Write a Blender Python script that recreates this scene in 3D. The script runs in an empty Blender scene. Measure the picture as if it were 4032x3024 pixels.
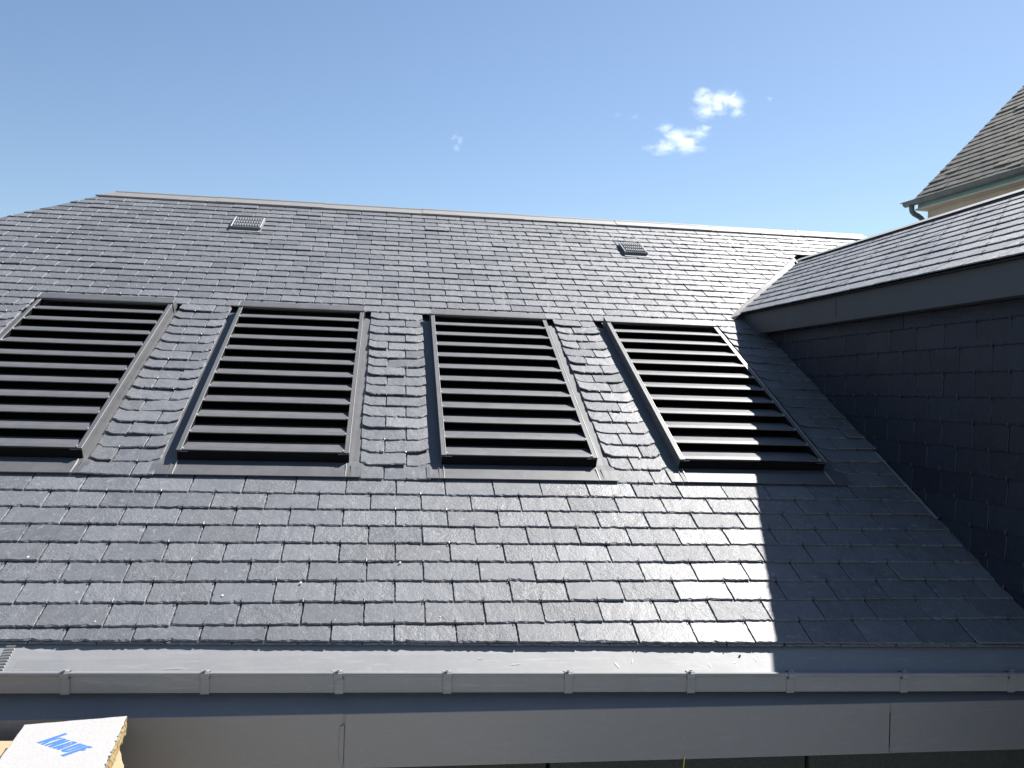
import bpy, math, random
from mathutils import Vector, Matrix
random.seed(7)
sc = bpy.context.scene
R = math.radians
# ------------------------------------------------------------------ camera
cam_d = bpy.data.cameras.new('camera'); cam = bpy.data.objects.new('camera', cam_d); sc.collection.objects.link(cam)
RIGHT = Vector((0.98945559, -0.14176795, 0.02965604)); DOWN = Vector((0.03056591, 0.00424424, -0.99952374)); FWD = Vector((0.14157456, 0.98989082, 0.00853276))
mw = Matrix.Identity(4)
for i in range(3):
    mw[i][0] = RIGHT[i]; mw[i][1] = -DOWN[i]; mw[i][2] = -FWD[i]
mw[0][3], mw[1][3], mw[2][3] = -0.0472354, -3.1283274, 0.8437326
cam.matrix_world = mw
cam_d.sensor_width = 36; cam_d.lens = 3400.09 / 4032 * 36; cam_d.clip_start = .02; cam_d.clip_end = 6000
sc.camera = cam
# ------------------------------------------------------------------ sun, sky, exposure
SUN = Vector((1.03, .797, 1.540)).normalized()
elev = math.asin(SUN.z); azim = math.atan2(SUN.x, SUN.y)
sun_d = bpy.data.lights.new('sun', 'SUN'); sun_d.energy = 5.0; sun_d.angle = R(.53); sun_d.color = (1, .96, .91)
sun = bpy.data.objects.new('sun', sun_d); sc.collection.objects.link(sun); sun.rotation_euler = SUN.to_track_quat('Z', 'Y').to_euler()
w = bpy.data.worlds.new('World'); sc.world = w; w.use_nodes = True
nt = w.node_tree; nt.nodes.clear()
sky = nt.nodes.new('ShaderNodeTexSky'); sky.sky_type = 'NISHITA'; sky.sun_disc = False
sky.sun_elevation = elev; sky.sun_rotation = azim; sky.altitude = 50; sky.air_density = 1.0; sky.dust_density = .25; sky.ozone_density = 2.2
bg = nt.nodes.new('ShaderNodeBackground'); bg.inputs[1].default_value = .056
wo = nt.nodes.new('ShaderNodeOutputWorld')
nt.links.new(sky.outputs[0], bg.inputs[0]); nt.links.new(bg.outputs[0], wo.inputs[0])
vs = sc.view_settings
vs.view_transform = 'Standard'; vs.look = 'None'; vs.gamma = 1; vs.exposure = 1.3; vs.use_curve_mapping = False
sc.cycles.volume_bounces = 3
sc.cycles.max_bounces = 8

# ------------------------------------------------------------------ helpers
TH = R(27.315); CT, ST = math.cos(TH), math.sin(TH); G = .116654

class Frame:
    def __init__(s, o, u, v):
        s.o = Vector(o); s.u = Vector(u).normalized(); s.v = Vector(v).normalized(); s.n = s.u.cross(s.v)
    def __call__(s, a, b, h=0.):
        return s.o + s.u * a + s.v * b + s.n * h
MAIN = Frame((0, 0, 0), (1, 0, 0), (0, CT, ST))
WM = .5706
WING = Frame((2.40, 0, 1.448), (0, -1, 0), (1, 0, WM))
WALL = Frame((2.52, 0, 0), (0, -1, 0), (0, 0, 1))

class MB:
    def __init__(s):
        s.v = []; s.f = []; s.m = []; s.r = []; s.uv = []
    def face(s, idx, mi=0, rnd=.5, uv=None):
        s.f.append(idx); s.m.append(mi); s.r.append(rnd); s.uv.append(uv)
    def add(s, pts):
        b = len(s.v); s.v.extend(tuple(p) for p in pts); return b
    def poly(s, pts, mi=0, rnd=.5, uv=None):
        b = s.add(pts); s.face(list(range(b, b + len(pts))), mi, rnd, uv)
    def box(s, fr, a0, a1, b0, b1, h0, h1, mi=0, rnd=.5):
        b = s.add([fr(a, bb, h) for h in (h0, h1) for bb in (b0, b1) for a in (a0, a1)])
        for q in ((0, 2, 3, 1), (4, 5, 7, 6), (0, 1, 5, 4), (2, 6, 7, 3), (0, 4, 6, 2), (1, 3, 7, 5)):
            s.face([b + i for i in q], mi, rnd)
    def prism(s, fr, pts, h0, h1, mi=0, rnd=.5):
        n = len(pts); b = s.add([fr(p[0], p[1], h0) for p in pts] + [fr(p[0], p[1], h1) for p in pts])
        s.face([b + i for i in reversed(range(n))], mi, rnd); s.face([b + n + i for i in range(n)], mi, rnd)
        for i in range(n):
            j = (i + 1) % n; s.face([b + i, b + j, b + n + j, b + n + i], mi, rnd)
    def sheet(s, rows, mi=0, rnd=.5):           # rows of points -> quads
        n = len(rows[0]); b = s.add([p for r_ in rows for p in r_])
        for i in range(len(rows) - 1):
            for j in range(n - 1):
                s.face([b + i * n + j, b + i * n + j + 1, b + (i + 1) * n + j + 1, b + (i + 1) * n + j], mi, rnd)
    def tube(s, path, rad, n=8, mi=0, caps=True, rnd=.5):
        path = [Vector(p) for p in path]; rings = []
        up = None
        for i, p in enumerate(path):
            d = (path[min(i + 1, len(path) - 1)] - path[max(i - 1, 0)]).normalized()
            if up is None:
                up = Vector((0, 0, 1)) if abs(d.z) < .9 else Vector((1, 0, 0))
            a = d.cross(up).normalized(); c = a.cross(d).normalized(); up = c
            rr = rad[i] if isinstance(rad, (list, tuple)) else rad
            rings.append(s.add([p + a * (rr * math.cos(t * 2 * math.pi / n)) + c * (rr * math.sin(t * 2 * math.pi / n)) for t in range(n)]))
        for i in range(len(rings) - 1):
            for t in range(n):
                t2 = (t + 1) % n; s.face([rings[i] + t, rings[i] + t2, rings[i + 1] + t2, rings[i + 1] + t], mi, rnd)
        if caps:
            s.face([rings[0] + t for t in reversed(range(n))], mi, rnd); s.face([rings[-1] + t for t in range(n)], mi, rnd)
    def build(s, name, mats, parent=None, smooth=False, **props):
        me = bpy.data.meshes.new(name); me.from_pydata(s.v, [], s.f)
        if not isinstance(mats, (list, tuple)): mats = [mats]
        for m in mats: me.materials.append(m)
        me.polygons.foreach_set('material_index', s.m)
        at = me.attributes.new('rnd', 'FLOAT', 'FACE'); at.data.foreach_set('value', s.r)
        if any(u is not None for u in s.uv):
            ul = me.uv_layers.new(name='UVMap'); k = 0; dat = []
            for f, u in zip(s.f, s.uv):
                if u is None: dat += [0., 0.] * len(f)
                else:
                    for q in u: dat += [q[0], q[1]]
            ul.data.foreach_set('uv', dat)
        if smooth: me.polygons.foreach_set('use_smooth', [True] * len(s.f))
        me.update()
        o = bpy.data.objects.new(name, me); sc.collection.objects.link(o)
        if parent: o.parent = parent
        for k_, v_ in props.items(): o[k_] = v_
        return o

def thing(name, label, cat, loc=(0, 0, 0), group=None):
    o = bpy.data.objects.new(name, None); sc.collection.objects.link(o); o['label'] = label; o['category'] = cat
    o.empty_display_size = .2
    if group: o['group'] = group
    return o

# ------------------------------------------------------------------ materials
def mat(name):
    m = bpy.data.materials.new(name); m.use_nodes = True; t = m.node_tree
    b = t.nodes['Principled BSDF']
    return m, t, b, t.nodes, t.links
def ramp(n, stops):
    r = n.new('ShaderNodeValToRGB'); e = r.color_ramp.elements
    while len(e) < len(stops): e.new(.5)
    for x, (p, c) in zip(e, stops): x.position = p; x.color = (*c, 1) if len(c) == 3 else (c[0],) * 3 + (1,)
    return r
def noise(n, l, vec, scale, detail=4, rough=.55, dist=0.):
    x = n.new('ShaderNodeTexNoise'); x.inputs['Scale'].default_value = scale; x.inputs['Detail'].default_value = detail
    x.inputs['Roughness'].default_value = rough; x.inputs['Distortion'].default_value = dist
    if vec: l.new(vec, x.inputs['Vector'])
    return x
def mth(n, l, op, a, b=None, c=None):
    x = n.new('ShaderNodeMath'); x.operation = op
    for i, q in enumerate((a, b, c)):
        if q is None: continue
        if isinstance(q, (int, float)): x.inputs[i].default_value = q
        else: l.new(q, x.inputs[i])
    return x.outputs[0]
def mix(n, l, f, a, b, mode='MIX'):
    x = n.new('ShaderNodeMix'); x.data_type = 'RGBA'; x.blend_type = mode
    for s, q in ((x.inputs[0], f), (x.inputs[6], a), (x.inputs[7], b)):
        if isinstance(q, (int, float)): s.default_value = q
        elif isinstance(q, tuple): s.default_value = (*q, 1)
        else: l.new(q, s)
    return x.outputs[2]

def slate_mat(name, dark, light, fleck, rough=(.36, .52), spec=.5, bump=.5, lichen=None):
    m, t, b, n, l = mat(name)
    uv = n.new('ShaderNodeUVMap'); at = n.new('ShaderNodeAttribute'); at.attribute_name = 'rnd'
    mp = n.new('ShaderNodeMapping'); mp.inputs['Scale'].default_value = (1, .55, 1); l.new(uv.outputs[0], mp.inputs[0])
    n1 = noise(n, l, mp.outputs[0], 16, 6, .62, .6)
    n2 = noise(n, l, uv.outputs[0], 55, 5, .6, 1.2)
    n3 = noise(n, l, uv.outputs[0], 30, 7, .7, .4)
    c = mix(n, l, n1.outputs[0], dark, light)
    tint = mth(n, l, 'MULTIPLY_ADD', at.outputs['Fac'], .30, .85)
    cc = n.new('ShaderNodeCombineColor')
    for i in range(3): l.new(tint, cc.inputs[i])
    c = mix(n, l, 1., c, cc.outputs[0], 'MULTIPLY')
    fl = ramp(n, [(.58, (0,)), (.70, (1,))]); l.new(n3.outputs[0], fl.inputs[0])
    c = mix(n, l, mth(n, l, 'MULTIPLY', fl.outputs[0], .45), c, fleck)
    n6 = noise(n, l, uv.outputs[0], 9, 3, .6, 2.5); f6 = ramp(n, [(.485, (0,)), (.5, (1,)), (.515, (0,))]); l.new(n6.outputs[0], f6.inputs[0])
    c = mix(n, l, mth(n, l, 'MULTIPLY', f6.outputs[0], .22), c, fleck)
    if lichen:
        tc = n.new('ShaderNodeTexCoord'); n4 = noise(n, l, tc.outputs['Object'], 2.3, 5, .6)
        lr = ramp(n, [(.42, (0,)), (.68, (1,))]); l.new(n4.outputs[0], lr.inputs[0])
        c = mix(n, l, mth(n, l, 'MULTIPLY', lr.outputs[0], .6), c, lichen)
    l.new(c, b.inputs['Base Color'])
    rr = n.new('ShaderNodeMapRange'); rr.inputs[3].default_value = rough[0]; rr.inputs[4].default_value = rough[1]
    l.new(mth(n, l, 'FRACT', mth(n, l, 'MULTIPLY', at.outputs['Fac'], 7.31)), rr.inputs[0])
    r2 = mth(n, l, 'MULTIPLY_ADD', n2.outputs[0], .16, rr.outputs[0]); r2 = mth(n, l, 'SUBTRACT', r2, .08)
    l.new(r2, b.inputs['Roughness']); b.inputs['Specular IOR Level'].default_value = spec
    wv = n.new('ShaderNodeTexWave'); wv.inputs['Scale'].default_value = 5; wv.inputs['Distortion'].default_value = 16; wv.inputs['Detail'].default_value = 5
    wv.inputs['Detail Scale'].default_value = 1.6; wv.wave_profile = 'SAW'; l.new(mp.outputs[0], wv.inputs[0])
    n5 = noise(n, l, mp.outputs[0], 130, 3, .6, 2.)
    # some slates are strongly riven, others nearly smooth
    amt = mth(n, l, 'MULTIPLY_ADD', mth(n, l, 'FRACT', mth(n, l, 'MULTIPLY', at.outputs['Fac'], 3.77)), .65, .22)
    hsum = mth(n, l, 'ADD', mth(n, l, 'MULTIPLY', n5.outputs[0], .35), mth(n, l, 'MULTIPLY', n2.outputs[0], .8))
    hsum = mth(n, l, 'ADD', hsum, mth(n, l, 'MULTIPLY', wv.outputs['Fac'], .20)); hsum = mth(n, l, 'ADD', hsum, mth(n, l, 'MULTIPLY', n1.outputs[0], 1.3))
    hsum = mth(n, l, 'MULTIPLY', hsum, amt)
    bp = n.new('ShaderNodeBump'); bp.inputs['Strength'].default_value = bump; bp.inputs['Distance'].default_value = .006
    l.new(hsum, bp.inputs['Height']); l.new(bp.outputs[0], b.inputs['Normal'])
    return m
SLATE = slate_mat('slate', (.078, .083, .092), (.158, .164, .176), (.36, .37, .38), rough=(.47, .61), spec=.42, bump=.78)
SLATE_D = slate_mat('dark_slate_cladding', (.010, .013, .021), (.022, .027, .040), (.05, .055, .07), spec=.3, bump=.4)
SLATE_OLD = slate_mat('weathered_slate', (.050, .048, .043), (.15, .142, .125), (.26, .24, .20), rough=(.7, .85), spec=.25, bump=.6, lichen=(.16, .145, .10))

def zinc_mat(name, base, var, metallic=.35, rough=.42, streak=.5, warm=(1.05, 1., .92), sc_=1.):
    m, t, b, n, l = mat(name)
    tc = n.new('ShaderNodeTexCoord')
    n1 = noise(n, l, tc.outputs['Object'], 7 * sc_, 5, .6, .4)
    mp = n.new('ShaderNodeMapping'); mp.inputs['Scale'].default_value = (2.5, 26, 26); l.new(tc.outputs['Object'], mp.inputs[0])
    n2 = noise(n, l, mp.outputs[0], 3 * sc_, 5, .65)
    n3 = noise(n, l, tc.outputs['Object'], 42, 4, .7, 1.5)
    a = tuple(x * (1 - var) for x in base); c = tuple(x * (1 + var) * y for x, y in zip(base, warm))
    col = mix(n, l, n1.outputs[0], a, c)
    r1 = ramp(n, [(.55, (0,)), (.80, (1,))]); l.new(n2.outputs[0], r1.inputs[0])
    col = mix(n, l, mth(n, l, 'MULTIPLY', r1.outputs[0], streak * .5), col, tuple(min(1, x * 1.6) for x in base))
    r2 = ramp(n, [(.58, (0,)), (.74, (1,))]); l.new(n3.outputs[0], r2.inputs[0])
    col = mix(n, l, mth(n, l, 'MULTIPLY', r2.outputs[0], .22), col, tuple(min(1, x * 1.9) for x in base))
    l.new(col, b.inputs['Base Color']); b.inputs['Metallic'].default_value = metallic
    l.new(mth(n, l, 'MULTIPLY_ADD', n1.outputs[0], .22, rough - .11), b.inputs['Roughness'])
    bp = n.new('ShaderNodeBump'); bp.inputs['Strength'].default_value = .12; bp.inputs['Distance'].default_value = .01
    l.new(n1.outputs[0], bp.inputs['Height']); l.new(bp.outputs[0], b.inputs['Normal'])
    return m
ZINC = zinc_mat('grey_zinc', (.205, .214, .228), .14, metallic=.05, rough=.62, streak=1.3)
ZINC_F = zinc_mat('fascia_zinc', (.185, .192, .205), .10, metallic=.25, rough=.5)
ZINC_A = zinc_mat('anthracite_zinc', (.084, .089, .098), .22, metallic=.1, rough=.55, sc_=1.6)
ZINC_R = zinc_mat('ridge_zinc', (.20, .20, .20), .08, metallic=.05, rough=.62)
ZINC_B = zinc_mat('pale_zinc_and_glints', (.55, .55, .53), .1, metallic=.5, rough=.35)  # pale zinc, also used for painted glints on louvre rails and slat ends
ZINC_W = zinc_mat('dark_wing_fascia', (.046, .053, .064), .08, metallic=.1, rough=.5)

def plain(name, col, rough=.6, metallic=0., var=.15, scale=8., bump=0., bscale=60., spec=.5):
    m, t, b, n, l = mat(name)
    tc = n.new('ShaderNodeTexCoord'); n1 = noise(n, l, tc.outputs['Object'], scale, 6, .6)
    c = mix(n, l, n1.outputs[0], tuple(x * (1 - var) for x in col), tuple(min(1, x * (1 + var)) for x in col)); l.new(c, b.inputs['Base Color'])
    b.inputs['Roughness'].default_value = rough; b.inputs['Metallic'].default_value = metallic; b.inputs['Specular IOR Level'].default_value = spec
    if bump:
        n2 = noise(n, l, tc.outputs['Object'], bscale, 5, .65); bp = n.new('ShaderNodeBump'); bp.inputs['Strength'].default_value = bump; bp.inputs['Distance'].default_value = .01
        l.new(n2.outputs[0], bp.inputs['Height']); l.new(bp.outputs[0], b.inputs['Normal'])
    return m
HOOK = plain('dark_steel', (.05, .05, .052), .35, .8)
UNDER = plain('black_underlay', (.012, .012, .013), .9)
BLACK = plain('shade_and_joint_black', (.006, .006, .007), .95, spec=.1)  # near-black: painted shade in the louvres, also slots and wall joints
CRUMB = plain('white_crumb', (.7, .69, .66), .8)
RENDER_D = plain('dark_render', (.050, .052, .045), .95, bump=1., bscale=120, var=.35, scale=60)
BEIGE = plain('beige_render', (.42, .37, .29), .9, bump=.3, bscale=40)
TEAL = plain('teal_paint', (.16, .30, .29), .6, var=.3, scale=5)
SOFFIT = plain('soffit_board', (.45, .40, .32), .7)
OLDZINC = plain('old_zinc', (.10, .115, .11), .55, .3, var=.3, scale=6)
FACE_W = plain('white_glass_fleece', (.30, .297, .292), .9, var=.06, scale=18, bump=.25, bscale=70)
WOOL = plain('mineral_wool', (.34, .26, .12), .95, var=.3, scale=90, bump=1., bscale=110)
PEACH = plain('peach_board', (.36, .25, .155), .9, var=.10, scale=30, bump=.3, bscale=80)
BLUE = plain('blue_print', (.03, .12, .34), .85, var=.05, scale=40)
WOOD = plain('plank_wood', (.36, .33, .285), .8, var=.25, scale=10)
GRASS = plain('ground_gravel', (.26, .26, .25), .95, var=.3, scale=1.5, bump=.5, bscale=12)
VENTG = plain('glossy_vent_grey', (.16, .165, .18), .28, .5)
YELLOW = plain('yellow_string', (.6, .5, .08), .7)

# ------------------------------------------------------------------ slates
def clip(poly, a, b, c):              # keep a*x+b*s <= c
    out = []
    for i in range(len(poly)):
        p, q = poly[i], poly[(i + 1) % len(poly)]
        dp = a * p[0] + b * p[1] - c; dq = a * q[0] + b * q[1] - c
        if dp <= 0: out.append(p)
        if (dp < 0 < dq) or (dq < 0 < dp):
            t = dp / (dp - dq); out.append((p[0] + (q[0] - p[0]) * t, p[1] + (q[1] - p[1]) * t))
    return out
KS = .053
def slate(mb, fr, poly, tail, xc, g=G, t=.0060, lift=None, twist=None, det=.013, jit=.0010, h_off=0., KS=KS):
    """one slate: outline in (x, s), ragged exposed edges, dressed chamfer, slight tilt of its own"""
    if len(poly) < 3: return
    area = sum(poly[i][0] * poly[(i + 1) % len(poly)][1] - poly[(i + 1) % len(poly)][0] * poly[i][1] for i in range(len(poly))) / 2
    if area < .0008: return
    lift = .0005 + abs(random.gauss(0, .0016)) if lift is None else .0005 + lift
    twist = random.gauss(0, .006) if twist is None else twist
    def H(x, s):
        return h_off - (s - tail) * KS + lift * max(0., 1 - (s - tail) / (1.9 * g)) + twist * (x - xc) * max(0., 1 - (s - tail) / (2.2 * g))
    pts = []; wear = []
    n = len(poly); per = [random.uniform(-.0006, .0006) for _ in range(n)]
    for i in range(n):
        p, q = poly[i], poly[(i + 1) % n]
        L = math.hypot(q[0] - p[0], q[1] - p[1])
        if L < 1e-5: continue
        nx, ns = (q[1] - p[1]) / L, -(q[0] - p[0]) / L
        exposed = min(p[1], q[1]) < tail + g * 1.1
        k = max(1, int(L / det)) if (exposed and det) else 1
        is_tail = exposed and abs(ns) > .5 and ns < 0
        for j in range(k):
            f = j / k
            if j: f += random.uniform(-.3, .3) / k
            amp = jit * (1.35 if is_tail else 1.)
            o = random.gauss(0, amp * .6) if j else random.uniform(-.5, .2) * amp
            if is_tail and j and random.random() < .05: o -= random.uniform(.002, .006)
            pts.append((p[0] + (q[0] - p[0]) * f + nx * o, p[1] + (q[1] - p[1]) * f + ns * o))
            wear.append((random.uniform(.0015, .0062) if random.random() > .12 else random.uniform(.006, .012)) if is_tail else random.uniform(.0006, .0022))
    N = len(pts)
    if N < 3: return
    ins = []
    for i in range(N):
        a, b, c = pts[i - 1], pts[i], pts[(i + 1) % N]
        dx, ds = c[0] - a[0], c[1] - a[1]; L = math.hypot(dx, ds) or 1
        ins.append((b[0] - ds / L * wear[i], b[1] + dx / L * wear[i]))
    b0 = mb.add([fr(x, s, H(x, s) - t) for x, s in pts] + [fr(x, s, H(x, s) - min(t * .75, .0012 + wear[i] * .45)) for i, (x, s) in enumerate(pts)] + [fr(x, s, H(x, s)) for x, s in ins])
    rnd = random.random(); ou, ov = random.uniform(0, 60), random.uniform(0, 60); an = random.choice((0, 0, math.pi)) + random.uniform(-.5, .5)
    ca, sa = math.cos(an), math.sin(an)
    U = lambda x, s: (ou + ca * (x - xc) - sa * (s - tail), ov + sa * (x - xc) + ca * (s - tail))
    mb.face([b0 + 2 * N + i for i in range(N)], 0, rnd, [U(*p) for p in ins])
    for i in range(N):
        j = (i + 1) % N
        mb.face([b0 + N + i, b0 + N + j, b0 + 2 * N + j, b0 + 2 * N + i], 0, min(1, rnd + .12), [U(*pts[i]), U(*pts[j]), U(*ins[j]), U(*ins[i])])
        mb.face([b0 + i, b0 + j, b0 + N + j, b0 + N + i], 0, rnd, [U(*pts[i]), U(*pts[j]), U(*pts[j]), U(*pts[i])])
def hook(mb, fr, x, s, h=.0015, r=.0014, top=.016, lean=0.):
    path = [fr(x, s - .001, h - .013), fr(x + lean * .3, s - .0055, h - .006), fr(x + lean * .5, s - .0045, h + .0035), fr(x + lean, s + .002, h + .0045), fr(x + lean, s + top, h + .003)]
    mb.tube(path, r, 4, 1)
    for sgn in (-1,):                                                # little bent eye under the tail
        mb.tube([fr(x, s - .004, h - .004), fr(x + sgn * .006, s - .010, h - .006), fr(x + sgn * .001, s - .013, h - .008)], r * .8, 3, 1)

def hipL(S): return -2.48 - .66 * (5.35 - S)
def Se(x): return -.096 - .0223 * (x - .3)
WIN = [(-1.775, .390), (-.601, .384), (.586, .376), (1.756, .381)]
GAPS = [(-1.360, -1.055, (-1.255, -1.148)), (-.170, .157, (.047, -.056)), (1.031, 1.318, (1.140, 1.216)), (2.205, 2.53, (2.31, 2.42))]
mb = MB()
W = .22
def lattice(r, x0, x1):
    kk = range(-44, 52)
    for k in kk:
        if (k - r) % 2: continue
        c = k * .11
        if c + .11 > x0 and c - .11 < x1: yield c
GAPW = .0056
# valley boundary on the main plane
VX0, VS0, VX1, VS1 = 2.345, 3.086, 3.46, 4.575
def main_clip(poly, S):
    poly = clip(poly, -1, .66, 2.48 + .66 * 5.35 - .0)         # x >= hipL(S)
    poly = clip(poly, 1, .66, 4.40 + .66 * 5.35)
    if S > VS0 - 3 * G and S < VS1:
        # keep the side left of / above the valley line
        a, b = (VS1 - VS0), -(VX1 - VX0)
        if S >= VS0 - .02:
            poly = clip(poly, a, b, a * VX0 + b * VS0)
        else:
            poly = clip(poly, 1, 0, 2.50)
    elif S < VS0:
        poly = clip(poly, 1, 0, 2.528)
    return poly
for r in range(-1, 45):
    S = r * G; top = S + 2.1 * G
    if 8 <= r <= 24:
        segs = [c for c in lattice(r, -5, -2.235)]
        for c in segs:
            lj = random.uniform(-.001, .001)
            p = [(c - .11 + GAPW / 2, S), (c + .11 - GAPW / 2, S), (c + .11 - GAPW / 2, top), (c - .11 + GAPW / 2, top)]
            p = clip(p, 1, 0, -2.236); p = clip(p, 1, -1.4, -2.236 - .045 - 1.4 * S + .0)if r > 8 else p
            slate(mb, MAIN, main_clip(p, S), S, c)
            if hipL(S) + .05 < c < -2.25: hook(mb, MAIN, c, S)
        for gi, (L, Rr, js) in enumerate(GAPS):
            J = js[(r + 1) % 2]; hk = js[r % 2]
            Lx = L + random.uniform(-.004, .004); Rx = Rr + random.uniform(-.003, .003)
            for a, b in ((Lx, J - GAPW / 2), (J + GAPW / 2, Rx)):
                p = [(a, S), (b, S), (b, top), (a, top)]
                if r > 8 and gi < 3 or (r > 8 and gi == 3 and a == Lx):
                    cutx, cuts = random.uniform(.034, .050), random.uniform(.024, .033)
                    if a == Lx: p = clip(p, -cuts, -cutx, -cuts * (Lx + cutx) - cutx * S)
                    elif gi < 3: p = clip(p, cuts, -cutx, cuts * (Rx - cutx) - cutx * S)
                rs_ = 0 if r % 3 else 1
                slate(mb, MAIN, main_clip(p, S), S + random.uniform(-.002, .002), (a + b) / 2, lift=abs(random.gauss(0, .0045)), twist=random.gauss(0, .026))
            if gi < 3 or r > 8: hook(mb, MAIN, hk, S, lean=random.uniform(-.003, .003))
        continue
    for c in lattice(r, -4.3, 4.6):
        lx, rx = c - .11 + GAPW / 2 + random.uniform(-.001, .001), c + .11 - GAPW / 2 + random.uniform(-.001, .001)
        ds = random.uniform(-.0018, .0018)
        if r == -1:
            p = [(lx, Se(lx) + ds), (rx, Se(rx) + ds), (rx, top), (lx, top)]
        else:
            p = [(lx, S + ds), (rx, S + ds), (rx, min(top, 5.36)), (lx, min(top, 5.36))]
        tail = S
        far = r > 26
        slate(mb, MAIN, main_clip(p, S), tail, c, lift=(abs(random.gauss(0, .0011)) if r < 30 else abs(random.gauss(0, .0022))), det=.013 if not far else .022)
        if r >= 0 and hipL(S) + .03 < c < 4.5:
            inside = main_clip([(c - .003, S), (c + .003, S), (c + .003, S + .01), (c - .003, S + .01)], S)
            if len(inside) > 3: hook(mb, MAIN, c, S, lean=random.uniform(-.002, .002))
        if r == 44 and -2.5 < c + .11 < 4.5: hook(mb, MAIN, c + .11, S + G, .006)
    if r == -1:                                                     # doubling course under the eave
        for c in lattice(0, -3.5, 2.6):
            p = [(c - .108, Se(c - .108) - .005), (c + .108, Se(c + .108) - .005), (c + .108, .08), (c - .108, .08)]
            slate(mb, MAIN, clip(p, 1, 0, 2.52), S, c, lift=0, twist=0, h_off=-.0075)
        for k in (11, 13, 17): hook(mb, MAIN, k * .11, Se(k * .11), -.004)
# crumbs of mortar
for (x, s) in ((-1.36, .37), (.165, .03), (-.35, .22), (.02, .34), (-1.02, .02), (.42, .45), (-.62, .15), (-2.3, 5.1), (1.2, 1.16), (.05, 2.36), (-1.9, 4.5)):
    rr = random.uniform(.0025, .0045)
    mb.prism(MAIN, [(x + rr * math.cos(a) * random.uniform(.6, 1.2), s + rr * math.sin(a) * random.uniform(.7, 1.4)) for a in (0, 1.1, 2.3, 3.3, 4.2, 5.4)], -.004, .003, 3)
# underlay below the slates
mb.poly([MAIN(-6.4, -.04, -.032), MAIN(2.52, -.04, -.032), MAIN(2.52, 2.7, -.032), MAIN(4.40, 5.36, -.032), MAIN(-2.48, 5.36, -.032)], 2)
house = thing('slate_house', 'long low building with blue-grey slate roof carrying four dark louvred panels and a zinc gutter', 'house')
roof = mb.build('roof_slates', [SLATE, HOOK, UNDER, CRUMB], house, label='blue-grey slate roof slope held by small steel hooks')
# ridge cap: lapped folded zinc lengths
jx = [-2.44, -1.58, -.68, .21, 1.12, 2.01, 2.91, 3.82, 4.50]
AP = 5.385
def rear(x, d, h=0.):       # rear slope: d metres down behind the ridge
    y0, z0 = AP * CT, AP * ST
    return Vector((x, y0 + d * CT + h * ST, z0 - d * ST + h * CT))
for i in range(len(jx) - 1):
    m2 = MB(); a, b = jx[i], jx[i + 1] + .015; hh = .004 + .003 * (i % 2)
    a_, b_ = a, b
    ax0 = hipL(5.26) - .03 if i == 0 else a_
    bx0 = 4.58 if i == len(jx) - 2 else b_
    m2.sheet([[MAIN(ax0, 5.247, -.004), MAIN(bx0, 5.247, -.004)], [MAIN(ax0, 5.249, hh + .004), MAIN(bx0, 5.249, hh + .004)], [MAIN(a_, 5.36, hh + .004), MAIN(b_, 5.36, hh + .004)],
              [MAIN(a_, AP - .010, hh + .010), MAIN(b_, AP - .010, hh + .010)], [MAIN(a_, AP + .002, hh + .010), MAIN(b_, AP + .002, hh + .010)], [rear(a_, .13, hh), rear(b_, .13, hh)]])
    m2.tube([MAIN(ax0, 5.250, hh + .002), MAIN(bx0, 5.250, hh + .002)], .0035, 6)
    m2.build('ridge_cap', ZINC_R, roof, smooth=False)
mr = MB()
mr.poly([rear(-2.48, 0, -.01), rear(4.4, 0, -.01), rear(8.0, 5.35, -.01), rear(-6.0, 5.35, -.01)], 0, .4, [(0, 0), (7, 0), (9, 5), (-3, 5)])
mr.poly([MAIN(-2.50, 5.36, -.012), MAIN(-6.07, -.04, -.012), rear(-6.0, 5.35, -.01)], 0, .4, [(0, 0), (3, 5), (-3, 5)])
mr.poly([MAIN(4.42, 5.36, -.012), rear(8.0, 5.35, -.01), MAIN(8.0, -.04, -.012)], 0, .4, [(0, 0), (3, 5), (-3, 5)])
mr.build('rear_roof', SLATE, house)

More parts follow.
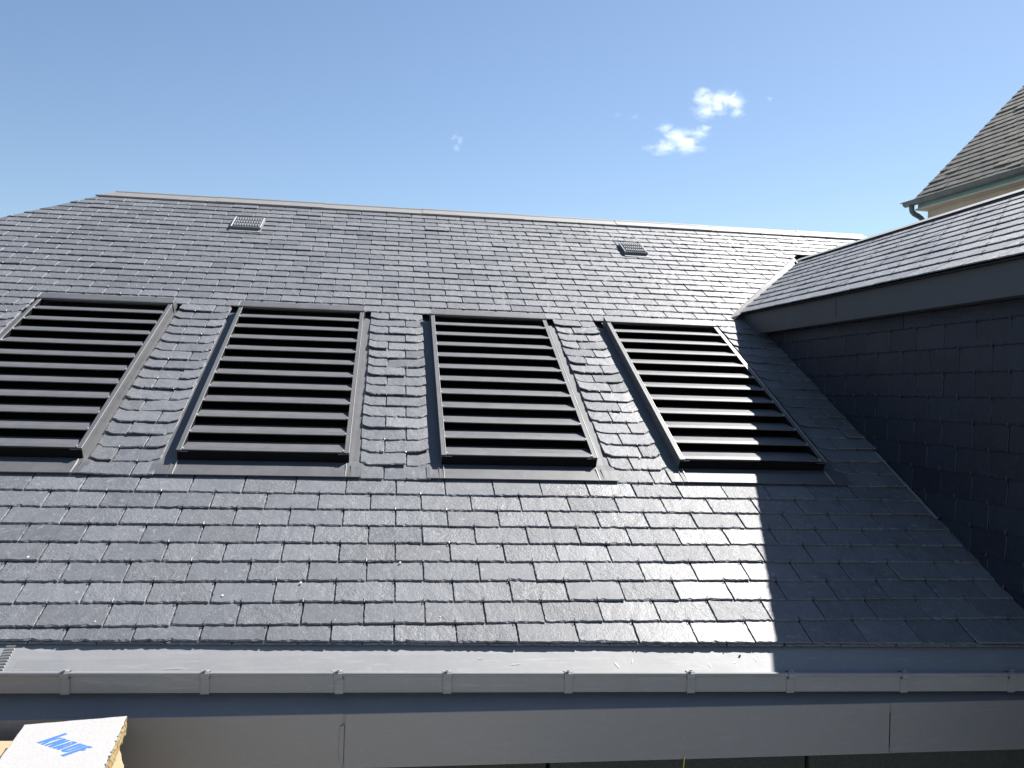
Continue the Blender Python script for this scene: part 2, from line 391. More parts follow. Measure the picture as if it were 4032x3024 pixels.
# ------------------------------------------------------------------ louvred panels
def louvre(c, hw, glabel):
    m = MB()
    x0, x1 = c - hw, c + hw; HT = .047; wr = .022
    fr = MAIN
    for s_, (a, b) in ((-1, (x0, x0 + wr)), (1, (x1 - wr, x1))):
        m.box(fr, a, b, 1.078, 2.80, HT - .003, HT, 0)                      # rail top
        xo = a if s_ < 0 else b; xi = b if s_ < 0 else a
        m.box(fr, min(xo, xo - s_ * .002), max(xo, xo - s_ * .002), 1.080, 2.865, -.012, HT - .0031, 0)
        m.box(fr, min(xi, xi + s_ * .002), max(xi, xi + s_ * .002), 1.080, 2.80, -.045, HT - .0031, 2)  # inner rail face, shade painted in near-black
        # pale zinc strip painting the glint of the folded arris, on the side away from the slats (right rails) / by the slats (left rails)
        xe = x0 + wr - .0025 if s_ < 0 else x1 - .0025
        m.box(fr, xe, xe + .0028, 1.077, 2.795, HT + .0003, HT + .0018, 1)
    # front upstand, its shade painted in near-black
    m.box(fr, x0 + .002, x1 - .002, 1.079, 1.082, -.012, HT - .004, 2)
    m.box(fr, x0 + .0, x0 + .05, 1.0755, 1.079, HT - .009, HT - .006, 0)
    m.box(fr, x1 - .05, x1 - .0, 1.0755, 1.079, HT - .009, HT - .006, 0)
    # near-black sheet painting the shade inside the louvre
    m.poly([fr(x0 + wr, 1.08, -.028), fr(x1 - wr, 1.08, -.028), fr(x1 - wr, 2.86, -.028), fr(x0 + wr, 2.86, -.028)], 2)
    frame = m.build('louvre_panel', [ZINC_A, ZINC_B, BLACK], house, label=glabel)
    P = (2.795 - 1.085) / 11
    for i in range(11):
        s0 = 1.085 + i * P; q = MB(); wob = random.uniform(-.0015, .0015)
        a, b = x0 + wr - .001, x1 - wr + .001
        xs = [a + (b - a) * j / 8 for j in range(9)]
        sag = [wob * math.sin(j * math.pi / 8) * 1.5 + random.uniform(-.0003, .0003) for j in range(9)]
        prof = [(0.002, HT - .008), (0.0, HT - .004), (.001, HT - .0015), (.034, HT - .0050), (.036, HT - .0065), (.110, HT - .0300), (.150, HT - .0430)]
        q.sheet([[fr(x, s0 + ps + sg, ph) for x, sg in zip(xs, sag)] for ps, ph in prof])
        for xx, sg in ((a + .002, 1), (b - .008, -1)):
            q.box(fr, xx, xx + .006, s0 + .006, s0 + .016, HT - .0045, HT + .001, 1)  # pale tabs standing in for glints at the slat ends
        q.build('slat', [ZINC_A, ZINC_B], frame)
    # head cap
    q = MB()
    a, b = x0 - .004, x1 + .004
    q.sheet([[fr(x, 2.792, HT - .008) for x in (a, b)], [fr(x, 2.790, HT + .006) for x in (a, b)], [fr(x, 2.800, HT + .0085) for x in (a, b)], [fr(x, 2.866, HT + .0085) for x in (a, b)], [fr(x, 2.872, -.004) for x in (a, b)], [fr(x, 3.02, -.024) for x in (a, b)]])
    for xx in (a, b):
        q.box(fr, xx - .001, xx + .001, 2.791, 2.869, -.010, HT + .0083, 0)
        for s2 in (2.791,): q.box(fr, xx - .0015, xx + .0015, 2.79, 2.868, HT + .0088, HT + .0108, 1)
    q.build('head_cap', [ZINC_A, ZINC_B], frame)
    return frame, x0, x1
sides = [(-2.250, -1.345), (-1.075, -.155), (.140, 1.045), (1.303, 2.225)]
LB = ['louvred panel cut by the left edge of the picture', 'louvred panel second from the left with sunlit dull slats', 'louvred panel third from the left', 'louvred panel nearest the side wing, half in its shadow']
for (c, hw), (fa, fb), lb in zip(WIN, sides, LB):
    frame, x0, x1 = louvre(c, hw, lb)
    q = MB(); fr = MAIN
    prof = [(.938, .0045), (.940, .0075), (1.03, .0035), (1.10, -.0095), (1.6, -.0125), (2.825, -.0125)]
    for a, b in ((fa, x0 - .0005), (x1 + .0005, fb)):
        nx = 4; q.sheet([[fr(a + (b - a) * j / nx, s_, h_ + (random.uniform(-.0006, .0006) if 0 < j < nx else 0)) for j in range(nx + 1)] for s_, h_ in prof])
    q.sheet([[fr(x0 + (x1 - x0) * j / 10 , s_, h_ + random.uniform(-.0004, .0004)) for j in range(11)] for s_, h_ in prof[:3] + [(1.078, -.006)]])
    for xx, sg in ((x0 + .01, 1), (x1 - .01, -1)):                              # solder seams of the apron corners
        q.box(fr, xx - .0015, xx + .0015, .940, 1.05, .0042, .0090, 1)
        q.box(fr, xx - sg * .022 - .001, xx - sg * .022 + .001, .940, 1.04, .0042, .0082, 0)
    q.build('flashing', [ZINC_A, ZINC_B], frame)

# ------------------------------------------------------------------ small roof ventilators
def ventilator(x0, x1, s0, s1, lb):
    m = MB(); fr = MAIN
    m.box(fr, x0 - .004, x1 + .004, s0 - .055, s1 + .02, .0022, .0045, 1)       # base plate
    m.prism(fr, [(x0, s0), (x1, s0), (x1 - .004, s1), (x0 + .004, s1)], .0046, .026, 0)
    for xx in (x0 + .003, x1 - .007):
        m.tube([fr(xx + .002, s0 - .004, .0255), fr(xx + .002, s1, .0255)], .0048, 6, 2)
    m.tube([fr(x0 + .006, s0 + .002, .026), fr(x1 - .006, s0 + .002, .026)], .0035, 6, 2)
    body = m.build('roof_ventilator', [VENTG, ZINC, ZINC_B], house, label=lb)
    g = MB(); nx, ns = 10, 3
    pw = (x1 - x0 - .03) / nx; ph = (s1 - s0 - .03) / ns
    for i in range(nx):
        for j in range(ns):
            a = x0 + .016 + i * pw; b = s0 + .018 + j * ph
            g.box(fr, a, a + pw * .80, b, b + ph * .72, .0262, .0268, 1)           # dark slot
            g.prism(fr, [(a + pw * .42, b + ph * .04), (a + pw * .78, b + ph * .04), (a + pw * .78, b + ph * .70), (a + pw * .42, b + ph * .70)], .0269, .0335, 0)
    g.build('slotted_grille', [ZINC, BLACK], body)
    e = MB()
    for i in range(nx):
        e.box(fr, x0 + .016 + i * pw, x0 + .016 + i * pw + .006, s0 - .0075, s0 - .001, .006, .012, 0)
    e.build('front_teeth', VENTG, body)
ventilator(-1.335, -1.10, 4.52, 4.775, 'small slotted ventilator high on the left of the roof')
ventilator(1.880, 2.082, 4.405, 4.650, 'small slotted ventilator high on the right of the roof')

# ------------------------------------------------------------------ gutter, brackets, fascia
def yb(x): return -.188 - .0205 * x
def zb(x): return -.1195 - .0105 * x
def zg(x): return zb(x) - .0625
def zs(y, h=-.021): return y * math.tan(TH) + h / CT
XS = [-4.0 + i * .125 for i in range(53)]; XS[-1] = 2.515
m = MB()
wob = {x: random.uniform(-.0005, .0005) for x in XS}
prof = lambda x: [(.09, zs(.09)), (-.02, zs(-.02) + wob[x]), (-.11, zs(-.11) - wob[x]), (yb(x) + .0035, zs(yb(x)) - .002), (yb(x) + .0035, zb(x) - .001), (yb(x), zb(x) - .001), (yb(x) - .0005, zg(x) + .03), (yb(x), zg(x)), (yb(x) + .14, zg(x))]
m.sheet([[Vector((x, *p)) for p in prof(x)] for x in XS])
m.tube([(x, yb(x) - .0035, zb(x)) for x in XS], .0075, 10)
for (x, y, l_, a_) in ((1.30, -.150, .018, 1.9), (1.22, -.16, .010, .3), (.78, -.165, .022, 2.0), (.84, -.15, .016, 1.2), (.42, -.155, .03, .1), (-.72, -.15, .05, .05), (-.2, -.17, .016, 2.2), (1.12, -.172, .012, 1.8), (1.40, -.165, .010, .5), (.30, -.13, .02, .2)):
    F = Frame((x, y, zs(y) + .0006), (math.cos(a_), math.sin(a_) * CT, math.sin(a_) * ST), (-math.sin(a_), math.cos(a_) * CT, math.cos(a_) * ST))
    m.prism(F, [(-l_ * .7, -.0005), (l_ * .4, -.0007), (l_ * .7, .0004), (-l_ * .3, .0007)], 0, .0003, 1)
F = Frame((1.245, -.135, zs(-.135)), (1, 0, 0), (0, CT, ST)); m.prism(F, [(-.005, -.002), (.002, -.004), (.006, .001), (.001, .004)], .0005, .003, 2)
gut = m.build('gutter', [ZINC, ZINC_B, BLACK], house, smooth=False, label='long zinc box gutter with rolled front edge along the eave')
for bx in (-2.35, -1.92, -1.49, -1.049, -.612, -.183, .18, .597, 1.033, 1.405, 1.835, 2.255):
    q = MB(); w_ = .014
    lean = random.uniform(-.003, .004)
    path = [(yb(bx) + .018, zb(bx) - .004), (yb(bx) + .012, zb(bx) + .0095), (yb(bx) - .006, zb(bx) + .0105), (yb(bx) - .0135, zb(bx) + .004), (yb(bx) - .0135, zb(bx) - .012), (yb(bx) - .0042, zb(bx) - .0165), (yb(bx) - .0042, zg(bx) - .003), (yb(bx) + .05, zg(bx) - .0035)]
    q.sheet([[Vector((bx - w_ + lean * (i > 4), *p)), Vector((bx + w_ + lean * (i > 4), *p))] for i, p in enumerate(path)])
    inn = [(p[0] + .003, p[1]) for p in path[4:7]]
    q.box(Frame((bx, yb(bx) - .006, zb(bx)), (1, 0, 0), (0, 0, 1)), -.006, .004, .0135, .0165, -.004, .004)
    for sx in (-w_, w_):
        q.poly([Vector((bx + sx + lean, *path[5])), Vector((bx + sx + lean, *path[6])), Vector((bx + sx + lean, path[6][0] + .004, path[6][1])), Vector((bx + sx + lean, path[5][0] + .004, path[5][1]))])
    q.build('bracket', ZINC, gut)
# ribbed expansion joint
q = MB()
J0, J1 = (-1.232, .02), (-1.252, -.175)
q.sheet([[Vector((x, y, zs(y) + .0015)) for x in (-1.295, -1.255, -1.215)] for y in (.03, -.07, yb(-1.25) + .004)])
for i in range(15):
    y = .0 - i * .0115; h = zs(y)
    q.tube([(-1.272, y, h + .0035), (-1.2465, y, h + .0045), (-1.243, y, h + .0045)], .0032, 6, 1)
q.build('expansion_joint', [ZINC, ZINC_B], gut)
def yl(x): return -.242 - .0085 * x
cuts = [(-4.0, -.155), (-.155, 1.762), (1.762, 2.515)]
for i, (a, b) in enumerate(cuts):
    q = MB(); o = .0025 * (i == 1) * 0 + (.0022 if i == 1 else 0.)
    n_ = 8; xs = [a + (b - a) * j / n_ for j in range(n_ + 1)]
    q.sheet([[Vector((x, *p)) for p in ((yb(x) + .035, zg(x) - .008), (yl(x) - o + .001, -.230), (yl(x) - o, -.2325), (yl(x) - o, -.409), (yl(x) + .05, -.411))] for x in xs])
    if i == 1:       # lapped, notched ends of the middle length
        for xe, sg in ((a, -1), (b, 1)):
            F = Frame((xe, yl(xe) - o, 0), (1, 0, 0), (0, 0, 1))
            e = sg * .0145
            pts = [(0, -.262), (e, -.272), (e, -.385), (0, -.392)]
            q.prism(F, pts if sg > 0 else pts[::-1], -.0015, .0030)
            q.box(F, min(0, e * .1), max(0, e * .1), -.409, -.232, 0, .0030)
    q.build('fascia_panel', ZINC_F, house)
q = MB()
YW = -.205
segs = [-4.0, -1.35, -.41, .535, 1.48, 2.515]
for a, b in zip(segs[:-1], segs[1:]):
    q.prism(Frame((0, YW, 0), (1, 0, 0), (0, 0, 1)), [(a + .008, -3.2), (b - .008, -3.2), (b - .008, -.40), (a + .008, -.40)], -.03, 0, 0)
q.poly([(-4, YW + .022, -3.2), (2.5, YW + .022, -3.2), (2.5, YW + .022, -.40), (-4, YW + .022, -.40)], 1)
q.build('wall', [RENDER_D, BLACK], house, label='dark rough wall panels below the zinc fascia')

# ------------------------------------------------------------------ side wing
wing = thing('side_wing', 'side wing with smooth slate roof, deep dark fascia and slate-clad shaded wall', 'house wing')
m = MB(); WG = .1197
def wingedge(s):            # y of the valley-side slate edge at slope distance s
    x = 2.40 + s / math.hypot(1, WM)
    return 2.697 + (x - 2.399) * (4.008 - 2.697) / (3.473 - 2.399)
TOPS = 1.25
YEND = -1.5
for j in range(0, 11):
    s0 = 0 if j == 0 else .128 + WG * (j - 1)
    top = min(s0 + 2.1 * WG, TOPS)
    if s0 > TOPS - .02: continue
    ph = 1.686 if j % 2 else 1.802
    k = -9
    while True:
        yc = ph - .2285 * k; k += 1
        if yc < YEND - .2: break
        if yc > 4.3: continue
        u0, u1 = -yc - .11425 + .0018, -yc + .11425 - .0018
        p = [(u0, s0), (u1, s0), (u1, top), (u0, top)]
        # valley: -u <= edge(s)
        kx = (4.008 - 2.697) / (3.473 - 2.399) / math.hypot(1, WM)
        p = clip(p, -1, -kx, 2.697 + (2.40 - 2.399)); p = clip(p, 1, 0, -YEND)
        slate(m, WING, p, s0, -yc, g=WG, lift=abs(random.gauss(0, .0012)), twist=random.gauss(0, .004), jit=.0010, t=.0052, KS=.050)
        if j and yc < wingedge(s0) and yc > YEND: hook(m, WING, -yc, s0, .002, .0016, .018, lean=-.004)
m.poly([WING(-2.65, .02, -.03), WING(-YEND, .02, -.03), WING(-YEND, 1.255, -.03), WING(-3.95, 1.255, -.03)], 2)
wroof = m.build('wing_roof_slates', [SLATE, HOOK, UNDER], wing, label='smooth blue-grey slate slope of the side wing')
q = MB()
xr = 3.492; zr = 2.078
q.sheet([[Vector((x, y, z)) for y in (4.02, 2.5, 1., YEND)] for x, z in ((xr - .060, zr - .0285), (xr - .059, zr - .0265), (xr, zr + .007), (xr + .06, zr - .022))])
q.build('wing_ridge_cap', ZINC, wroof)
q = MB()                                            # far slope of the wing
q.poly([(xr, 4.02, zr - .004), (xr, YEND, zr - .004), (4.59, YEND, 1.45), (4.59, 2.80, 1.45)], 0, .5, [(0, 0), (5, 0), (5, 1.2), (0, 1.2)])
q.build('far_wing_slope', SLATE, wing)
# valley flashing
q = MB()
A = [(2.366, 3.050), (2.345, 3.086), (2.8, 3.695), (3.2, 4.228), (3.47, 4.59)]
B = [(2.397, 2.690), (2.399, 2.697), (2.85, 3.2475), (3.2, 3.6748), (3.475, 4.0105)]
left = [MAIN(a, b, -.006) for a, b in A]
right = [Vector((x, y, 1.448 + WM * (x - 2.4) - .012)) for x, y in B]
q.sheet([left, right]); q.sheet([[l + Vector((-.012, .01, -.012)) for l in left], left])
q.tube([l + MAIN.n * .003 for l in left[1:]], .0035, 5)
q.build('valley_flashing', ZINC_R, wing)
# fascia of the wing (two lengths), soffit
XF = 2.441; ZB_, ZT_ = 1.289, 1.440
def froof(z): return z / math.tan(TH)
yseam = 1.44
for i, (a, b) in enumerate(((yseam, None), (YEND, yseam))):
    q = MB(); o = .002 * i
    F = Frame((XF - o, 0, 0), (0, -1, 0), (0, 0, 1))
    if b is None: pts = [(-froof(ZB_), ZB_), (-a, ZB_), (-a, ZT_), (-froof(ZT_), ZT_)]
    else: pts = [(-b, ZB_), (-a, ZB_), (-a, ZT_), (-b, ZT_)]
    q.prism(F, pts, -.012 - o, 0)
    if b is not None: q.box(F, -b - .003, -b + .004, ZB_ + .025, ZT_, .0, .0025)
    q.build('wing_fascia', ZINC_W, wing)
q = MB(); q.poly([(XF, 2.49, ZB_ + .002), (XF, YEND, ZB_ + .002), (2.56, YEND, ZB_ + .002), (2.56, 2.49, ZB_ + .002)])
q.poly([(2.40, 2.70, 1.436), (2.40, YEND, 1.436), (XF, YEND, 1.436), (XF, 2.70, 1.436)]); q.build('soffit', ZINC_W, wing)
# slate clad wall
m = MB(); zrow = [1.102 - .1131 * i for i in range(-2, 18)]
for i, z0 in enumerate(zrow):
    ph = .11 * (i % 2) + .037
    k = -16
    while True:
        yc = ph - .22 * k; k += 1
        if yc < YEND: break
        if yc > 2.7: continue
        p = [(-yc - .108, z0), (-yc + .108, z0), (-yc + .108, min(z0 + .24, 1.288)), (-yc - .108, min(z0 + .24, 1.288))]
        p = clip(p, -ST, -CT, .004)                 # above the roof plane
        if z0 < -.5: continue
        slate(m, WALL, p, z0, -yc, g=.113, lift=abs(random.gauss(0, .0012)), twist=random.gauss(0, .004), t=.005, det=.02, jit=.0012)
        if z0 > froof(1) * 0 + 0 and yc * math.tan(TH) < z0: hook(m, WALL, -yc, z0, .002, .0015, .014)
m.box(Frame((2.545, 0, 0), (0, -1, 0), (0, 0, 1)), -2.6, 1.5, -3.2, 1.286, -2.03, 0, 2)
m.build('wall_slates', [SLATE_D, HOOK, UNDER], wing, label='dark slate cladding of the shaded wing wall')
q = MB()
for i in range(5):
    s_ = .66 + i * G * 1.0
    q.prism(MAIN, [(2.500, s_), (2.514, s_), (2.514, s_ + G * 1.05), (2.503, s_ + G * 1.05)], .0035, .0052)
    False and q.prism(WALL, [(-(s_ + G * 1.3) * CT, (s_ + G * 1.3) * ST + .002), (-s_ * CT, s_ * ST + .002), (-s_ * CT, s_ * ST + .035), (-(s_ + G * 1.3) * CT, (s_ + G * 1.3) * ST + .035)], .0075, .0085)
q.build('step_flashing', ZINC, wing)
q = MB()
q.poly([(2.52, YEND, -3.2), (4.59, YEND, -3.2), (4.59, YEND, 1.42), (3.49, YEND, 2.06), (2.45, YEND, 1.44), (2.52, YEND, 1.29)])
q.build('gable_wall', RENDER_D, wing)

# ------------------------------------------------------------------ neighbouring house
nb = thing('neighbour_house', 'older beige house behind the wing with steep weathered slate roof', 'house')
az = R(-5.8); E_ = Vector((math.sin(az), math.cos(az), 0)); PR = Vector((math.cos(az), -math.sin(az), 0)); ZV = Vector((0, 0, 1))
P0 = Vector((6.678, 7.505, 3.497))
LEN = 7.0
def np_(d, a, z): return P0 - E_ * d + PR * a + ZV * z       # d towards us along the eave, a inwards, z up
NR_ = Frame(np_(.0, .035, .012), -E_, PR + ZV * 1.0)
m = MB()
NG = .122
for r in range(0, 40):
    s0 = r * NG; off = .1 * (r % 2)
    for k in range(-1, int(LEN / .2) + 1):
        a, b = .09 + off + k * .2 + .001, .09 + off + k * .2 + .198
        a = max(a, .09)
        if b - a < .02: continue
        p = [(a, s0 + random.uniform(-.003, .003)), (b, s0 + random.uniform(-.003, .003)), (b, s0 + .235), (a, s0 + .235)]
        slate(m, NR_, p, s0, (a + b) / 2, g=NG, t=.008, det=.05, lift=abs(random.gauss(0, .003)), jit=.002)
m.poly([NR_(.10, 0, -.03), NR_(LEN, 0, -.03), NR_(LEN, 4.6, -.03), NR_(.10, 4.6, -.03)], 1)
m.build('old_roof_slates', [SLATE_OLD, UNDER], nb, label='steep weathered brown-grey slate roof')
q = MB()
prof = [(.02 + .055 * math.cos(t), .0 + .055 * math.sin(t)) for t in [math.pi + i * math.pi / 8 for i in range(9)]]
ds = [0, .9, 1.8, 2.7, 3.6, 4.5, LEN]
q.sheet([[np_(d, a, z) for a, z in prof] for d in ds])
q.poly([np_(0, a, z) for a, z in prof]); q.tube([np_(-.03, -.037, .003), np_(LEN, -.037, .003)], .007, 6)
for d in (.33, .62, .93, 1.25, 1.6, 2.0, 2.5, 3.0): q.sheet([[np_(d + e, .02 + (a - .02) * 1.05, z * 1.05) for a, z in prof] for e in (0, .02)])
g2 = q.build('gutter', OLDZINC, nb, smooth=True)
q = MB()
pp = [(.12, .02, -.035), (.12, .02, -.09), (.12, .028, -.125), (.12, .06, -.155), (.12, .11, -.175), (.12, .16, -.195), (.12, .20, -.235), (.12, .21, -.32), (.12, .21, -6)]
q.tube([np_(*p) for p in pp], .034, 12); q.build('downpipe', OLDZINC, nb, smooth=True)
q = MB(); F = Frame(np_(0, .09, 0), -E_, ZV)
q.box(F, .15, LEN, -.092, -.02, -.02, .0); q.build('fascia_board', TEAL, nb)
q = MB(); F = Frame(np_(0, .0, -.10), -E_, PR)
q.box(F, .12, LEN, .075, .30, -.010, .010); q.build('soffit', SOFFIT, nb)
q = MB()
F = Frame(np_(0, 0, 0), -E_, PR)
q.box(F, .15, LEN, .245, 6.0, -6.6, -.10); q.build('wall', BEIGE, nb)
q = MB()
q.poly([np_(.13, .20, .0), np_(.13, 6.1, 0), np_(.13, 3.2, 3.1)]); q.poly([np_(LEN, .20, .0), np_(LEN, 6.1, 0), np_(LEN, 3.2, 3.1)])
q.poly([np_(.1, 3.25, 3.22), np_(LEN, 3.25, 3.22), np_(LEN, 6.4, -.02), np_(.1, 6.4, -.02)]); q.build('gable', BEIGE, nb)

# ------------------------------------------------------------------ insulation board and what it lies on
BZ = -.2
ib = thing('insulation_board', 'white-faced mineral wool insulation board with blue printed lettering, lying in front of the fascia', 'insulation board')
FL, FR_ = Vector((-1.098, -.347, 0)), Vector((-.820, -.296, 0)); dn = Vector((.1285, -1, 0)).normalized()
def edge(p, q, n, amp, seed):
    rg = random.Random(seed); out = []
    for i in range(n + 1):
        f = i / n; t = p.lerp(q, f); nrm = Vector((-(q - p).y, (q - p).x, 0)).normalized()
        out.append(t + nrm * rg.uniform(-amp, amp))
    return out
NL, NRt = FL + dn * .75, FR_ + dn * .78
ring = edge(FL, NL, 30, .0008, 1)[:-1] + edge(NL, NRt, 12, .002, 2)[:-1] + edge(NRt, FR_, 60, .0022, 3)[:-1] + edge(FR_, FL, 24, .0012, 4)[:-1]
ID = Frame((0, 0, 0), (1, 0, 0), (0, 1, 0))
q = MB()
inner = [p + (Vector((-.94, -.7, 0)) - p).normalized() * .006 for p in ring]
N = len(ring)
b = q.add([(p.x, p.y, BZ - .003) for p in ring] + [(p.x, p.y, BZ - .0012) for p in ring] + [(p.x, p.y, BZ) for p in inner])
q.face([b + 2 * N + i for i in range(N)])
for i in range(N):
    j = (i + 1) % N; q.face([b + i, b + j, b + N + j, b + N + i]); q.face([b + N + i, b + N + j, b + 2 * N + j, b + 2 * N + i])
rg = random.Random(5)
for f in (.28, .34, .47, .52, .61, .66, .83):                       # torn tufts on the cut side
    p = FR_.lerp(NRt, f * .75); q.prism(Frame((p.x, p.y, BZ), (1, 0, .4), (0, 1, .1)), [(-.006, 0), (.004, -.003), (.008, .004), (.001, .007), (-.004, .006)], 0, .0015)
q.build('white_facing', FACE_W, ib)
q = MB(); rows = []
for k, z in enumerate((BZ - .0032, BZ - .012, BZ - .022, BZ - .034, BZ - .045, BZ - .055)):
    rr = random.Random(20 + k); rows.append([Vector((p.x + rr.uniform(-.0022, .0022) - .001 * (k == 5), p.y + rr.uniform(-.0022, .0022), z + (rr.uniform(-.002, .002) if 0 < k else 0))) for p in ring] )
for r_ in rows: r_.append(r_[0])
q.sheet(rows); q.poly([rows[-1][i] for i in reversed(range(N))])
q.build('wool_core', WOOL, ib)
LOGO = {'K': [(-1.0106, -0.4892), (-0.9569, -0.4239), (-0.9464, -0.4314), (-0.9754, -0.4662), (-0.9589, -0.4564), (-0.9502, -0.4611), (-0.9726, -0.476), (-0.9869, -0.5063), (-0.9953, -0.5007), (-0.9877, -0.479), (-0.9996, -0.4958)],
'N': [(-0.9833, -0.5089), (-0.9479, -0.4644), (-0.9425, -0.4654), (-0.9349, -0.4731), (-0.9447, -0.4901), (-0.9305, -0.4752), (-0.923, -0.4801), (-0.9592, -0.5256), (-0.9691, -0.519), (-0.9571, -0.4953), (-0.9745, -0.5141)],
'A': [(-0.9554, -0.5279), (-0.9167, -0.487), (-0.9154, -0.5043), (-0.9299, -0.5212), (-0.9267, -0.5228), (-0.9125, -0.5039), (-0.9163, -0.4872), (-0.9095, -0.4875), (-0.8977, -0.497), (-0.9307, -0.5446), (-0.9402, -0.5387), (-0.9341, -0.5298), (-0.9468, -0.5347)],
'U': [(-0.9244, -0.5476), (-0.9239, -0.5438), (-0.8918, -0.5033), (-0.8868, -0.5043), (-0.8784, -0.5109), (-0.9114, -0.5479), (-0.9091, -0.5514), (-0.9051, -0.5497), (-0.8776, -0.5135), (-0.8728, -0.5139), (-0.8661, -0.5191), (-0.9003, -0.5594), (-0.9123, -0.5595), (-0.9191, -0.5551)],
'F': [(-0.9137, -0.5822), (-0.864, -0.5218), (-0.8593, -0.5222), (-0.8444, -0.5325), (-0.8503, -0.538), (-0.8582, -0.5351), (-0.8628, -0.5456), (-0.8571, -0.5489), (-0.8636, -0.5558), (-0.8714, -0.5527), (-0.9012, -0.59), (-0.9039, -0.5898)]}
q = MB()
for k, pts in LOGO.items(): q.poly([(x, y, BZ + .0006) for x, y in reversed(pts)])
q.build('printed_lettering', BLUE, ib, label='blue printed capital letters')
q = MB()
pr = [Vector((-1.9, -.345, 0)), Vector((-1.176, -.320, 0)), Vector((-.835, -.335, 0)), Vector((-.815, -.388, 0)), Vector((-.760, -.531, 0)), Vector((-.70, -.75, 0)), Vector((-.62, -1.05, 0)), Vector((-1.9, -1.05, 0))]
out = []
for i in range(len(pr)):
    e_ = edge(pr[i], pr[(i + 1) % len(pr)], 12, .0018, 40 + i); out += e_[:-1]
q.prism(ID, [(p.x, p.y) for p in reversed(out)], BZ - .075, BZ - .0585)
pb = q.build('peach_board', PEACH, label='pale peach coloured board under the white insulation board', category='board')
q = MB()
for i in range(4):
    q.box(ID, -1.85 + .01 * i, -.80 - .008 * (i % 2), -.99, -.45, -.75 + .03 + i * .11, -.75 + .03 + i * .11 + .105, 0)
q.box(ID, -1.8, -.85, -.98, -.46, -.281, -.2755, 0)
q.build('insulation_stack', WOOL, label='stack of mineral wool slabs carrying the boards', category='insulation stack')
q = MB()
for i in range(7):
    q.box(ID, -4.0, .55, -2.75 + i * .33, -2.75 + i * .33 + .315, -.80, -.75 + 0.004 * (i % 2) - .0, 0)  # unseen platform; extent and pale tone set to bounce warm light
for x in (-3.6, -1.6, .35):
    for y in (-2.6, -.6): q.tube([(x, y, -3.2), (x, y, -.80)], .024, 8, 1)
q.build('scaffold_platform', [WOOD, ZINC], label='out-of-view plank platform on scaffold tubes below the eave', category='scaffold platform')
q = MB(); q.tube([(1.003, -.262, -.395), (1.002, -.259, -.409), (.999, -.262, -.43), (.995, -.258, -.50), (1.0, -.255, -.58)], .0016, 6)
q.build('hanging_string', YELLOW, label='thin yellow string hanging below the fascia', category='string')

# ------------------------------------------------------------------ ground
q = MB(); q.poly([(-3000, -3000, -3.2), (3000, -3000, -3.2), (3000, 3000, -3.2), (-3000, 3000, -3.2)])
q.build('ground', GRASS, kind='structure')

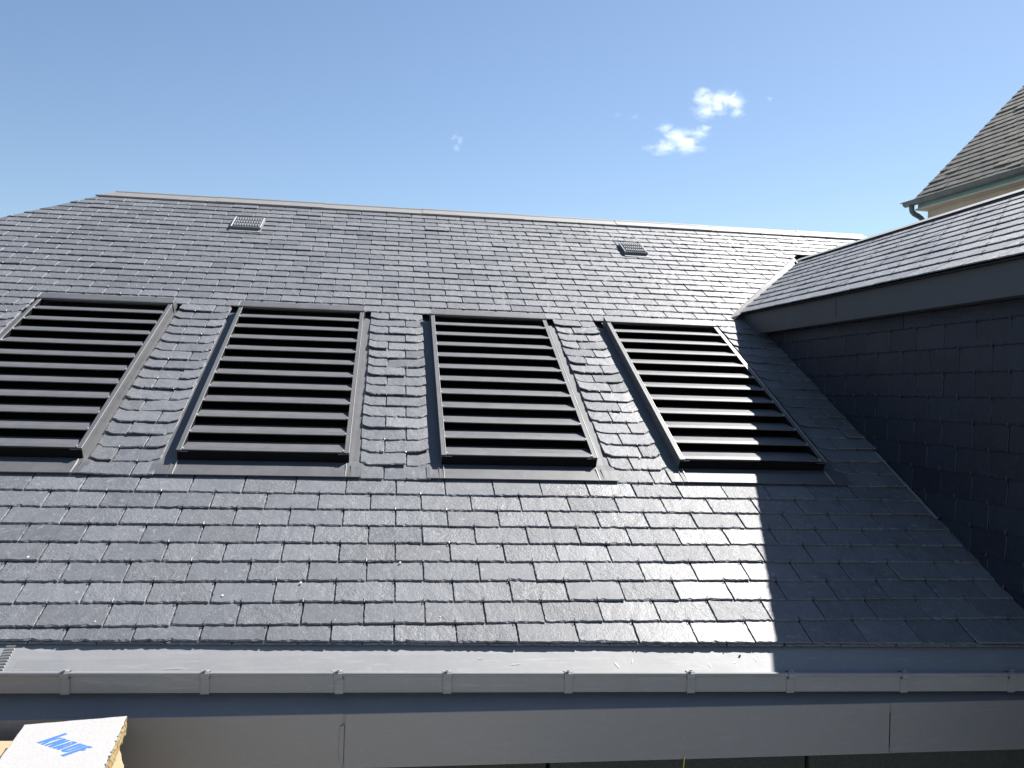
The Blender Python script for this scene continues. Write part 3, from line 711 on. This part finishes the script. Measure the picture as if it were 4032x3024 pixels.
# ------------------------------------------------------------------ clouds
def cloud(loc, radii, rot, blobs, dens, seed, lb, thr=.5, nscale=2.6):
    """blobs in unit-sphere coordinates (x right, y depth, z up): (x, y, z, radius)"""
    bpy.ops.mesh.primitive_ico_sphere_add(subdivisions=4, radius=1)
    o = bpy.context.object; o.name = 'cloud'; o.data.name = 'cloud'
    o.location = loc; o.scale = radii
    d = Vector(loc) - cam.location; o.rotation_euler = (0, rot, 0); o.rotation_mode = 'XYZ'
    o.rotation_euler = (Matrix.Rotation(math.atan2(-d.x, d.y), 3, 'Z') @ Matrix.Rotation(-rot, 3, 'Y')).to_euler()
    m = bpy.data.materials.new('cloud_vapour'); m.use_nodes = True; t = m.node_tree; n = t.nodes; l = t.links
    n.remove(n['Principled BSDF']); outn = n['Material Output']
    tc = n.new('ShaderNodeTexCoord'); acc = None
    for (x, y, z, r) in blobs:
        vm = n.new('ShaderNodeVectorMath'); vm.operation = 'DISTANCE'; l.new(tc.outputs['Object'], vm.inputs[0]); vm.inputs[1].default_value = (x, y, z)
        g = mth(n, l, 'SUBTRACT', 1., mth(n, l, 'DIVIDE', vm.outputs['Value'], r))
        acc = g if acc is None else mth(n, l, 'MAXIMUM', acc, g)
    mp = n.new('ShaderNodeMapping'); mp.inputs['Location'].default_value = (seed, seed * 2.1, 0); l.new(tc.outputs['Object'], mp.inputs[0])
    n1 = noise(n, l, mp.outputs[0], nscale, 10, .70, .9)
    f = mth(n, l, 'SUBTRACT', mth(n, l, 'ADD', acc, mth(n, l, 'MULTIPLY', n1.outputs[0], 3.4)), thr + 1.7)
    mr_ = n.new('ShaderNodeMapRange'); mr_.inputs[1].default_value = 0; mr_.inputs[2].default_value = 2.2; mr_.inputs[3].default_value = 0; mr_.inputs[4].default_value = dens
    l.new(f, mr_.inputs[0])
    pv = n.new('ShaderNodeVolumePrincipled'); pv.inputs['Color'].default_value = (1, 1, 1, 1); pv.inputs['Anisotropy'].default_value = .45
    l.new(mr_.outputs[0], pv.inputs['Density']); l.new(pv.outputs[0], outn.inputs['Volume'])
    o.data.materials.clear(); o.data.materials.append(m)
    o['label'] = lb; o['category'] = 'cloud'; o['group'] = 'small white clouds in the blue sky'
    return o
cloud((203, 527, 189), (21, 14, 16), 0., [(-.35, 0, .35, .45), (.15, 0, .15, .5), (.5, 0, .1, .42), (-.3, 0, -.25, .42), (.1, 0, -.1, .4), (.6, 0, -.35, .25)], .17, 3.1, 'upper and larger of the two bright white clouds', .16)
cloud((184, 540, 169), (27, 15, 16), 0., [(-.05, 0, .1, .42), (.15, 0, -.2, .45), (.45, 0, .2, .3), (-.35, 0, -.3, .42), (-.4, 0, .5, .28), (-.7, 0, -.3, .2), (.6, 0, .45, .18)], .17, 8.7, 'bright white cloud just below and left of the largest one', .16)
cloud((40.8, 572, 165.5), (8, 5, 8.5), 0., [(-.3, 0, .45, .35), (.2, 0, .2, .38), (-.1, 0, -.4, .4)], .16, 5.3, 'faint wisp of cloud standing alone above the middle of the roof', .2)
cloud((234.0, 515.4, 191.4), (4, 3, 3), 0., [(0, 0, 0, .6)], .10, 1.3, 'tiny scrap of cloud right of the largest one', .16)
cloud((149.5, 548, 184), (12, 5, 5.5), 0., [(-.5, 0, .2, .35), (.45, 0, -.1, .35)], .07, 6.6, 'very faint thin streak of cloud left of the two bright ones', .25)
